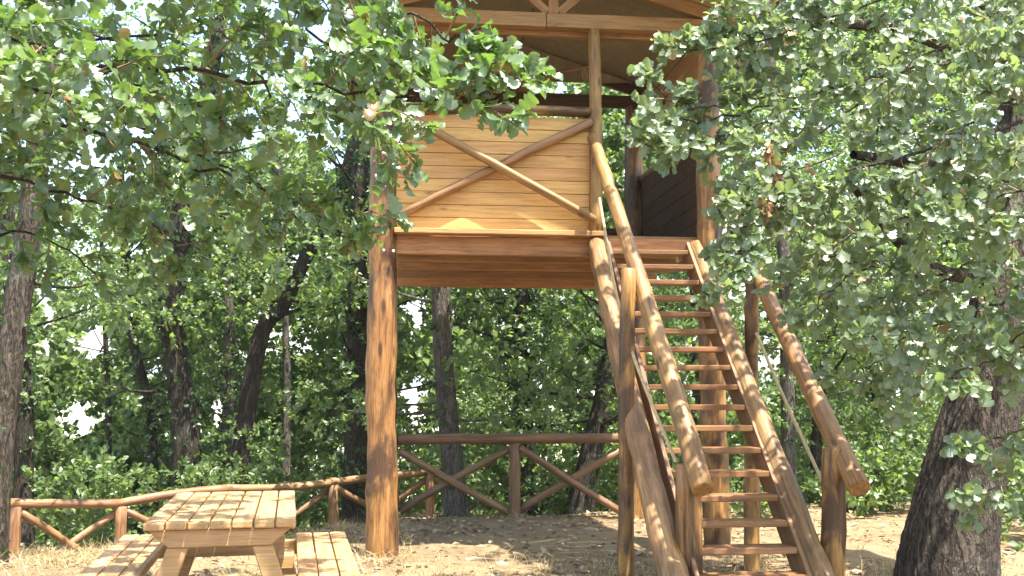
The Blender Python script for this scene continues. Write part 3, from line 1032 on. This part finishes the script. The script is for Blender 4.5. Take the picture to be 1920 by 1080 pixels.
B = [
    ([(2050, -150, 6.4), (1780, -40, 6.0), (1560, 30, 5.8), (1400, 80, 5.7), (1330, 95, 5.6)], .025, .12, .42),
    ([(2000, 60, 6.6), (1720, 130, 6.2), (1480, 190, 5.9), (1330, 225, 5.8), (1235, 215, 5.7)], .025, .12, .42),
    ([(1640, -60, 5.9), (1480, -20, 5.8), (1380, 10, 5.75), (1325, 30, 5.7)], .016, .12, .34),
    ([(1560, 60, 5.9), (1420, 60, 5.8), (1320, 90, 5.75), (1270, 90, 5.7)], .012, .22, .2),
    ([(1460, 180, 5.8), (1350, 200, 5.75), (1270, 190, 5.7), (1205, 135, 5.65)], .008, .24, .14),
    ([(1950, 220, 6.6), (1700, 290, 6.2), (1500, 350, 5.9), (1400, 380, 5.75), (1335, 400, 5.7)], .025, .12, .42),
    ([(1500, 340, 5.9), (1420, 400, 5.75), (1360, 470, 5.65), (1370, 540, 5.6)], .012, .11, .26),
    ([(1440, 230, 5.8), (1330, 260, 5.7), (1260, 275, 5.65), (1200, 270, 5.6)], .012, .15, .2),
    ([(1980, 330, 6.4), (1800, 380, 6.1), (1650, 420, 5.9), (1560, 470, 5.8), (1520, 520, 5.8)], .022, .13, .42),
    ([(2080, 480, 5.8), (1900, 560, 5.6), (1760, 610, 5.5), (1660, 640, 5.45), (1600, 610, 5.4)], .02, .12, .40),
    ([(2080, 600, 5.6), (1930, 650, 5.5), (1820, 690, 5.4), (1740, 720, 5.4)], .018, .12, .36),
    ([(2100, 760, 5.6), (1960, 790, 5.5), (1880, 820, 5.5), (1800, 840, 5.5)], .014, .2, .24),
    ([(2100, 860, 5.5), (1960, 890, 5.5), (1880, 910, 5.5), (1800, 920, 5.5)], .012, .2, .22),
    ([(2100, -60, 5.4), (1900, 40, 5.3), (1740, 100, 5.2), (1640, 170, 5.2)], .02, .12, .40),
    ([(2100, 120, 5.2), (1920, 190, 5.1), (1800, 240, 5.1), (1700, 330, 5.1)], .02, .12, .40),
    ([(2100, 300, 5.4), (1930, 350, 5.3), (1800, 390, 5.2), (1700, 400, 5.2)], .018, .13, .38),
    ([(1900, 20, 7.0), (1700, 130, 6.9), (1560, 230, 6.8), (1440, 300, 6.7)], .03, .14, .5),
    ([(1850, 330, 7.0), (1680, 430, 6.9), (1560, 480, 6.8), (1480, 430, 6.7)], .03, .15, .5),
    ([(1980, 430, 6.8), (1840, 480, 6.7), (1720, 560, 6.6), (1640, 560, 6.6)], .02, .14, .42),
    ([(2050, 200, 6.0), (1930, 280, 5.9), (1860, 350, 5.9), (1800, 380, 5.9)], .016, .15, .36),
    ([(2040, 560, 6.0), (1960, 600, 5.9), (1890, 640, 5.8), (1830, 640, 5.8)], .016, .13, .36),
    ([(1720, 520, 6.2), (1640, 500, 6.1), (1560, 540, 6.0), (1500, 600, 6.0)], .014, .16, .34),
    ([(1780, 560, 6.4), (1700, 620, 6.3), (1640, 680, 6.2), (1620, 720, 6.2)], .014, .16, .34),
]
for ctrl, r, step, tl in B:
    tubes.append(bough(fo, [at(*p) for p in ctrl], r * .6, step * .66, tl, 9, .074, droop=.2, face=(-.35, -1.0, -.15)))
s0 = np.array(tl_[6])
for ex, ey, ez in [(2.4, 6.2, 5.6), (2.2, 7.4, 6.4), (1.5, 6.4, 5.6), (2.9, 7.3, 6.0), (2.8, 8.0, 6.8)]:
    e = np.array([ex, ey, ez])
    tubes.append(bough(fo, [s0, (s0 + e) / 2 + [0, 0, .5], e], .04, .14, .65, 7, .10, droop=.3, reach=.35))
branches(tubes, M['bark'], ob)
keep = single_leaves(fo.arrays(), 290, ob, M['sunlit_leaf'])
crown_from(fo, ob, 'oak', M['sunlit_leaf'], keep=keep)
fd = Foliage()
for px, py, d, n in ((1438, 285, 5.7, 5), (1446, 320, 5.7, 5), (1442, 390, 5.7, 6), (1450, 345, 5.72, 4), (1262, 472, 5.6, 1), (1520, 340, 5.8, 4)):
    t_ = np.array([at(px, py, d)] * max(1, n)) + rng.normal(0, .03, (max(1, n), 3))
    fd.add(spray(t_, np.tile([[0, 0, -1.]], (len(t_), 1)) + rng.normal(0, .3, (len(t_), 3)), 4 if n > 1 else 1, .055, .6, .1))
local(crown_from(fd, ob, 'oak', M['brown_leaf'], 'dead_leaves'))

# ------------------------------------------------------------------ the wood beyond the fence
trees = [
    # pixel line of the trunk (x, y, depth), r0, r1, bark, ivy, crown clumps, label
    ([(-25, 1000, 10.8), (-5, 850, 10.8), (22, 640, 10.9), (52, 450, 11), (75, 250, 11), (105, 20, 11), (140, -250, 11)], .15, .11, 'bark', .3, 8, 'rough grey oak trunk leaning in from the left edge of the picture'),
    ([(45, 950, 15), (46, 820, 15), (42, 700, 15), (20, 520, 15), (10, 300, 15)], .14, .09, 'dark_bark', .25, 7, 'dark trunk standing just right of the rough grey trunk behind the fence'),
    ([(352, 940, 16), (347, 800, 16), (326, 640, 16), (332, 460, 16), (368, 260, 16), (400, 90, 16), (440, -150, 16)], .22, .13, 'dark_bark', 1.0, 10, 'dark ivy-covered trunk behind the left end of the picnic table'),
    ([(430, 900, 17.2), (482, 655, 17.2), (530, 575, 17.2), (575, 480, 17.1), (640, 350, 17), (680, 200, 17)], .14, .09, 'dark_bark', .0, 7, 'dark bare trunk leaning steeply to the right above the picnic table'),
    ([(668, 950, 15.6), (668, 760, 15.6), (672, 540, 15.6), (676, 300, 15.6), (690, 80, 15.6), (700, -160, 15.6)], .17, .12, 'dark_bark', 1.3, 9, 'trunk thickly wrapped in ivy just left of the front left hut post'),
    ([(860, 975, 14), (847, 850, 14), (833, 700, 14), (827, 550, 14), (822, 380, 14), (815, 150, 14.2), (810, -150, 14.4)], .145, .12, 'grey_bark', .25, 7, 'straight grey trunk rising behind the rail under the hut'),
    ([(1080, 990, 14), (1108, 850, 14), (1134, 740, 14), (1150, 640, 14.1), (1168, 520, 14.2), (1190, 300, 14.4)], .16, .11, 'dark_bark', .5, 8, 'dark leaning trunk behind the rail beside the stair foot post'),
    ([(990, 960, 15.5), (986, 800, 15.5), (984, 650, 15.5), (975, 480, 15.5), (965, 200, 15.6)], .13, .10, 'dark_bark', 1.6, 9, 'tree smothered in hanging ivy seen under the middle of the hut'),
    ([(1478, 960, 13.5), (1478, 800, 13.5), (1474, 640, 13.5), (1470, 500, 13.5), (1458, 300, 13.6), (1440, 50, 13.8)], .10, .07, 'grey_bark', .12, 8, 'slim pale grey trunk between the two right handrail posts'),
    ([(1528, 930, 14.2), (1532, 800, 14.2), (1555, 640, 14.2), (1592, 520, 14.2), (1640, 380, 14.3)], .08, .05, 'dark_bark', .1, 7, 'crooked slim tree right of the staircase with forked stem'),
    ([(290, 950, 17.5), (284, 830, 17.5), (272, 730, 17.5), (250, 640, 17.5), (235, 500, 17.5), (225, 300, 17.5)], .10, .06, 'dark_bark', .6, 7, 'thin crooked dark trunk left of the ivy-covered trunk'),
    ([(208, 930, 19), (203, 780, 19), (198, 640, 19), (190, 450, 19)], .06, .04, 'dark_bark', .1, 5, 'very thin sapling right of the bright gap at the left'),
    ([(536, 920, 20), (538, 760, 20), (535, 600, 20), (528, 400, 20), (520, 200, 20)], .08, .05, 'grey_bark', .2, 7, 'slender upright trunk behind the right edge of the picnic table'),
    ([(440, 930, 18.5), (428, 780, 18.5), (430, 600, 18.5), (420, 400, 18.5), (415, 250, 18.5)], .11, .08, 'grey_bark', .9, 7, 'pale sunlit ivy trunk right of the dark ivy-covered one'),
    ([(1660, 980, 16), (1650, 800, 16), (1640, 600, 16), (1650, 350, 16), (1660, 100, 16)], .11, .08, 'dark_bark', .4, 10, 'shaded trunk in the thicket between staircase and big oak'),
    ([(1960, 980, 13), (1950, 800, 13), (1935, 500, 13), (1930, 200, 13)], .12, .09, 'dark_bark', .2, 9, 'trunk half hidden behind the big leaning oak'),
    ([(1320, 960, 17), (1310, 700, 17), (1300, 400, 17), (1290, 100, 17)], .13, .09, 'dark_bark', .5, 9, 'trunk seen through the open treads of the staircase'),
]
ivy_n = 0
for ctrl, r0, r1, bk, ivy, ncl, label in trees:
    P = trunk_line(ctrl)
    root = empty('oak_tree', P[0] + [0, 0, .15], label, 'tree', 'trees beyond the fence')
    c = trunk('trunk', P, r0, r1, M[bk], root, 12)
    fo = Foliage()
    tubes = []
    zt = c[-1][2]
    size = .085
    for k in range(ncl * 2 + 2):
        h = rng.uniform(.22, 1.0)
        b = np.array([np.interp(h, np.linspace(0, 1, len(c)), c[:, j]) for j in range(3)])
        ang = rng.uniform(0, 6.28)
        ln = rng.uniform(.5, 2.0)
        e = b + np.array([math.cos(ang) * ln, math.sin(ang) * ln * .8, rng.uniform(.0, .9)])
        tubes.append(tube_arrays(smooth_line([b, (b + e) / 2 + [0, 0, -.08], e], 7), np.linspace(r0 * .17, .008, 7), 5))
        rad = rng.uniform(.45, .95)
        tips, dirs = clump_tips(e, (rad, rad, rad * .72), int(52 * rad ** 1.6) + 12)
        k_ = open_gaps(tips)
        fo.add(spray(tips[k_], dirs[k_], 6, size, up=.6, face=(.05, -.5, 0)))
    branches(tubes, M[bk], root)
    crown_from(fo, root, 'small', M['mid_leaf'])
    if ivy:
        n = int(340 * ivy * (2 if ivy > .8 else 1))
        t = rng.uniform(0, 1, n) ** .9
        b = np.stack([np.interp(t, np.linspace(0, 1, len(c)), c[:, j]) for j in range(3)], 1)
        a = rng.uniform(0, 6.28, n)
        out = np.stack([np.cos(a), np.sin(a), rng.uniform(-.2, .4, n)], 1)
        rr = r0 * .9 + np.abs(rng.normal(0, .10 + .07 * ivy, n))
        fi = Foliage()
        fi.add(spray(b + out * rr[:, None], out + [0, 0, -.3], 6, .065, 1.1, .35))
        crown_from(fi, root, 'small', M['ivy_leaf'], 'ivy')

# shrubs and saplings along the slope: nobody could count them
def thicket(name, label, clumps, size, kind, mat, dens, n=6):
    fo = Foliage()
    for c, r in clumps:
        tips, dirs = clump_tips(c, r, int(dens * r[0] * r[2]) + 10)
        k_ = open_gaps(tips)
        fo.add(spray(tips[k_], dirs[k_], n, size, up=.6, face=(.05, -.5, 0)))
    P, D, N, S = fo.arrays()
    o = link(name, leaves_mesh(name, P, D, N, S, kind), mat)
    return tag(o, label, kind='stuff')


cl = []
for px, d, hgt, rad in [(-60, 15, 1.2, .9), (90, 16, 1.0, .8), (250, 15.6, 1.1, .8), (330, 15.5, .9, .7), (410, 16.5, 1.3, .9), (500, 16.5, 1.5, .9), (590, 17, 1.6, 1.0), (690, 17, 1.6, 1.0), (760, 17.5, 1.6, .9), (900, 17.5, 1.9, 1.0),
                        (960, 16.5, 1.4, .9), (1040, 16, 1.6, 1.0), (1120, 16, 1.6, 1.0), (1210, 15.5, 1.6, 1.0), (1300, 15.5, 1.5, .9), (1390, 15.5, 1.5, .9), (1440, 15, 1.3, .8), (1510, 15.5, 1.6, .9), (1580, 15, 1.6, .9), (1650, 15, 1.4, .8),
                        (1720, 15.5, 1.6, .9), (1900, 11, .8, .7), (1980, 10, 1.0, .8), (170, 18, .9, .8), (1640, 13.8, .5, .45), (1440, 12.9, .4, .4), (1560, 12.7, .45, .45), (1650, 12.3, .45, .45), (1700, 12.8, .6, .5), (1350, 13.4, .5, .4), (1800, 12.2, .6, .5), (1530, 13.6, .4, .45), (1850, 12, 1.3, .8)]:
    x, y, _ = at(px, 735, d)
    g = float(ground_z(x, y))
    for _ in range(5):
        cl.append(((x + rng.normal(0, .5), y + rng.normal(0, .5), g + rng.uniform(.1, hgt * 1.1)), (rad * rng.uniform(.5, .9), rad * .7, rad * rng.uniform(.4, .8))))
thicket('undergrowth', 'tangled green shrubs filling the slope beyond the fence', cl, .09, 'small', M['bush_leaf'], 140)
cl = []
for k in range(520):
    px = rng.uniform(-350, 2300)
    d = rng.uniform(20, 34)
    x, y, _ = at(px, 735, d)
    g = float(ground_z(x, y))
    top = 4.6 if px < 300 else (7 if px < 700 else 11 if px < 1250 else 13.5)
    top = top * d / 26
    if 60 < px < 260:
        top = .3
    z = EYE + rng.uniform(-4.5, top)
    cl.append(((x, y, max(z, g + .3)), (rng.uniform(1.0, 1.9), 1.2, rng.uniform(.8, 1.5))))
thicket('woodland', 'green mass of further trees closing the view behind the hut', cl, .20, 'far', M['far_leaf'], 80)

# ------------------------------------------------------------------ thin scattering volume added to lift the blacks, imitating veiling lens glare
hm = NT('glare_haze')
pv = hm.n('VolumePrincipled')
pv.inputs['Color'].default_value = (.92, .96, 1, 1)
pv.inputs['Density'].default_value = .0004
hm.t.links.new(pv.outputs[0], hm.out.inputs[1])
tag(link('glare_haze', box_mesh('glare_haze', (7400, 3900, 52), 0), hm.m, None, (0, 1790, 10)), kind='stuff')

# ------------------------------------------------------------------ litter on the ground
def scatter(n, x0, x1, y0, y1):
    x, y = rng.uniform(x0, x1, n), rng.uniform(y0, y1, n)
    return np.stack([x, y, ground_z(x, y)], 1)


P = np.vstack([scatter(4200, -5.5, 6, 5.2, 13.5), scatter(2200, -5, 1, 11, 15)])
n = len(P)
P[:, 2] += rng.uniform(.004, .03, n)
D = np.stack([rng.normal(0, 1, n), rng.normal(0, 1, n), rng.normal(0, .25, n)], 1)
N = np.stack([rng.normal(0, .4, n), rng.normal(0, .4, n), np.ones(n)], 1)
tag(link('fallen_leaves', leaves_mesh('fallen_leaves', P, D, N, rng.uniform(.035, .085, n), 'small'), M['litter_leaf']), 'dry brown oak leaves scattered over the bare earth', kind='stuff')
# dry grass: long thin blades
feet = [(LX, FY), (RX, FY), (LX, RY), (RX - .12, RY), (1.83, 8.02), (1.43, RY), (2.96, 8.6), (1.95, 7.0), (3.0, 7.0)] + [(p[0], p[1]) for p in tops]
ring = np.array([(x + .21 * math.cos(a), y + .21 * math.sin(a)) for x, y in feet for a in rng.uniform(0, 6.28, 9)])
ring = np.c_[ring, ground_z(ring[:, 0], ring[:, 1])]
B0 = np.vstack([ring, scatter(900, -5.5, .2, 5.5, 12.8), scatter(450, .2, 5.5, 6.2, 9.4), scatter(350, -5.5, -.5, 11, 14.5)])
nb = 9
P = np.repeat(B0, nb, 0) + rng.normal(0, .035, (len(B0) * nb, 3)) * [1, 1, 0]
D = np.stack([rng.normal(0, .55, len(P)), rng.normal(0, .55, len(P)), np.ones(len(P))], 1)
D = unit(D)
L = rng.uniform(.04, .17, len(P)) * np.repeat(rng.uniform(.5, 1.4, len(B0)), nb)
Sd = unit(np.cross(D, rng.normal(0, 1, D.shape))) * .0028
bend = rng.normal(0, .35, (len(P), 3)) * [1, 1, 0] * L[:, None]
V = np.stack([P - Sd, P + Sd, P + D * L[:, None] * .55 + Sd * .7, P + D * L[:, None] * .55 - Sd * .7, P + D * L[:, None] * .9 + bend + Sd * .2, P + D * L[:, None] * .9 + bend - Sd * .2], 1)
i = np.arange(len(P))[:, None] * 6
Q = np.concatenate([i + [[0, 1, 2, 3]], i + [[3, 2, 4, 5]]])
tag(link('dry_grass', quads_mesh('dry_grass', V.reshape(-1, 3), Q), M['straw']), 'tufts of bleached dry grass on the clearing', kind='stuff')
# stones
bm = bmesh.new()
for x, y, z in np.vstack([scatter(110, -3.5, 5, 6.5, 11.5), scatter(45, -.4, 2.2, 7.8, 9.6), scatter(25, 1.2, 3, 11, 12.2)]):
    s = abs(random.gauss(.0, .028)) + .014
    r = bmesh.ops.create_icosphere(bm, subdivisions=1, radius=s)
    a, b, c = random.uniform(.8, 1.5), random.uniform(.7, 1.2), random.uniform(.4, .7)
    for v_ in r['verts']:
        v_.co = Vector((v_.co.x * a, v_.co.y * b, v_.co.z * c)) * random.uniform(.85, 1.15) + Vector((x, y, z + s * .15))
me = bpy.data.meshes.new('stones')
bm.to_mesh(me)
bm.free()
tag(link('stones', me, M['stone']), 'pale stones and clods lying about the clearing', kind='stuff')

# fallen twigs
tw_ = []
for x, y, z in np.vstack([scatter(240, -5, 5.5, 5.8, 12.5), scatter(60, -3, 3, 8, 10)]):
    a, l = random.uniform(0, 6.28), random.uniform(.08, .35)
    d = np.array([math.cos(a), math.sin(a), 0]) * l
    k_ = np.array([-d[1], d[0], 0]) * random.uniform(-.25, .25)
    p = np.array([x, y, z + .012])
    tw_.append(tube_arrays([p, p + d * .5 + k_ + [0, 0, random.uniform(0, .02)], p + d], [.005, .004, .002], 4))
v, q = join_arrays(tw_)
tag(link('fallen_twigs', quads_mesh('fallen_twigs', v, q), M['twig']), 'small dry twigs lying on the clearing', kind='stuff')
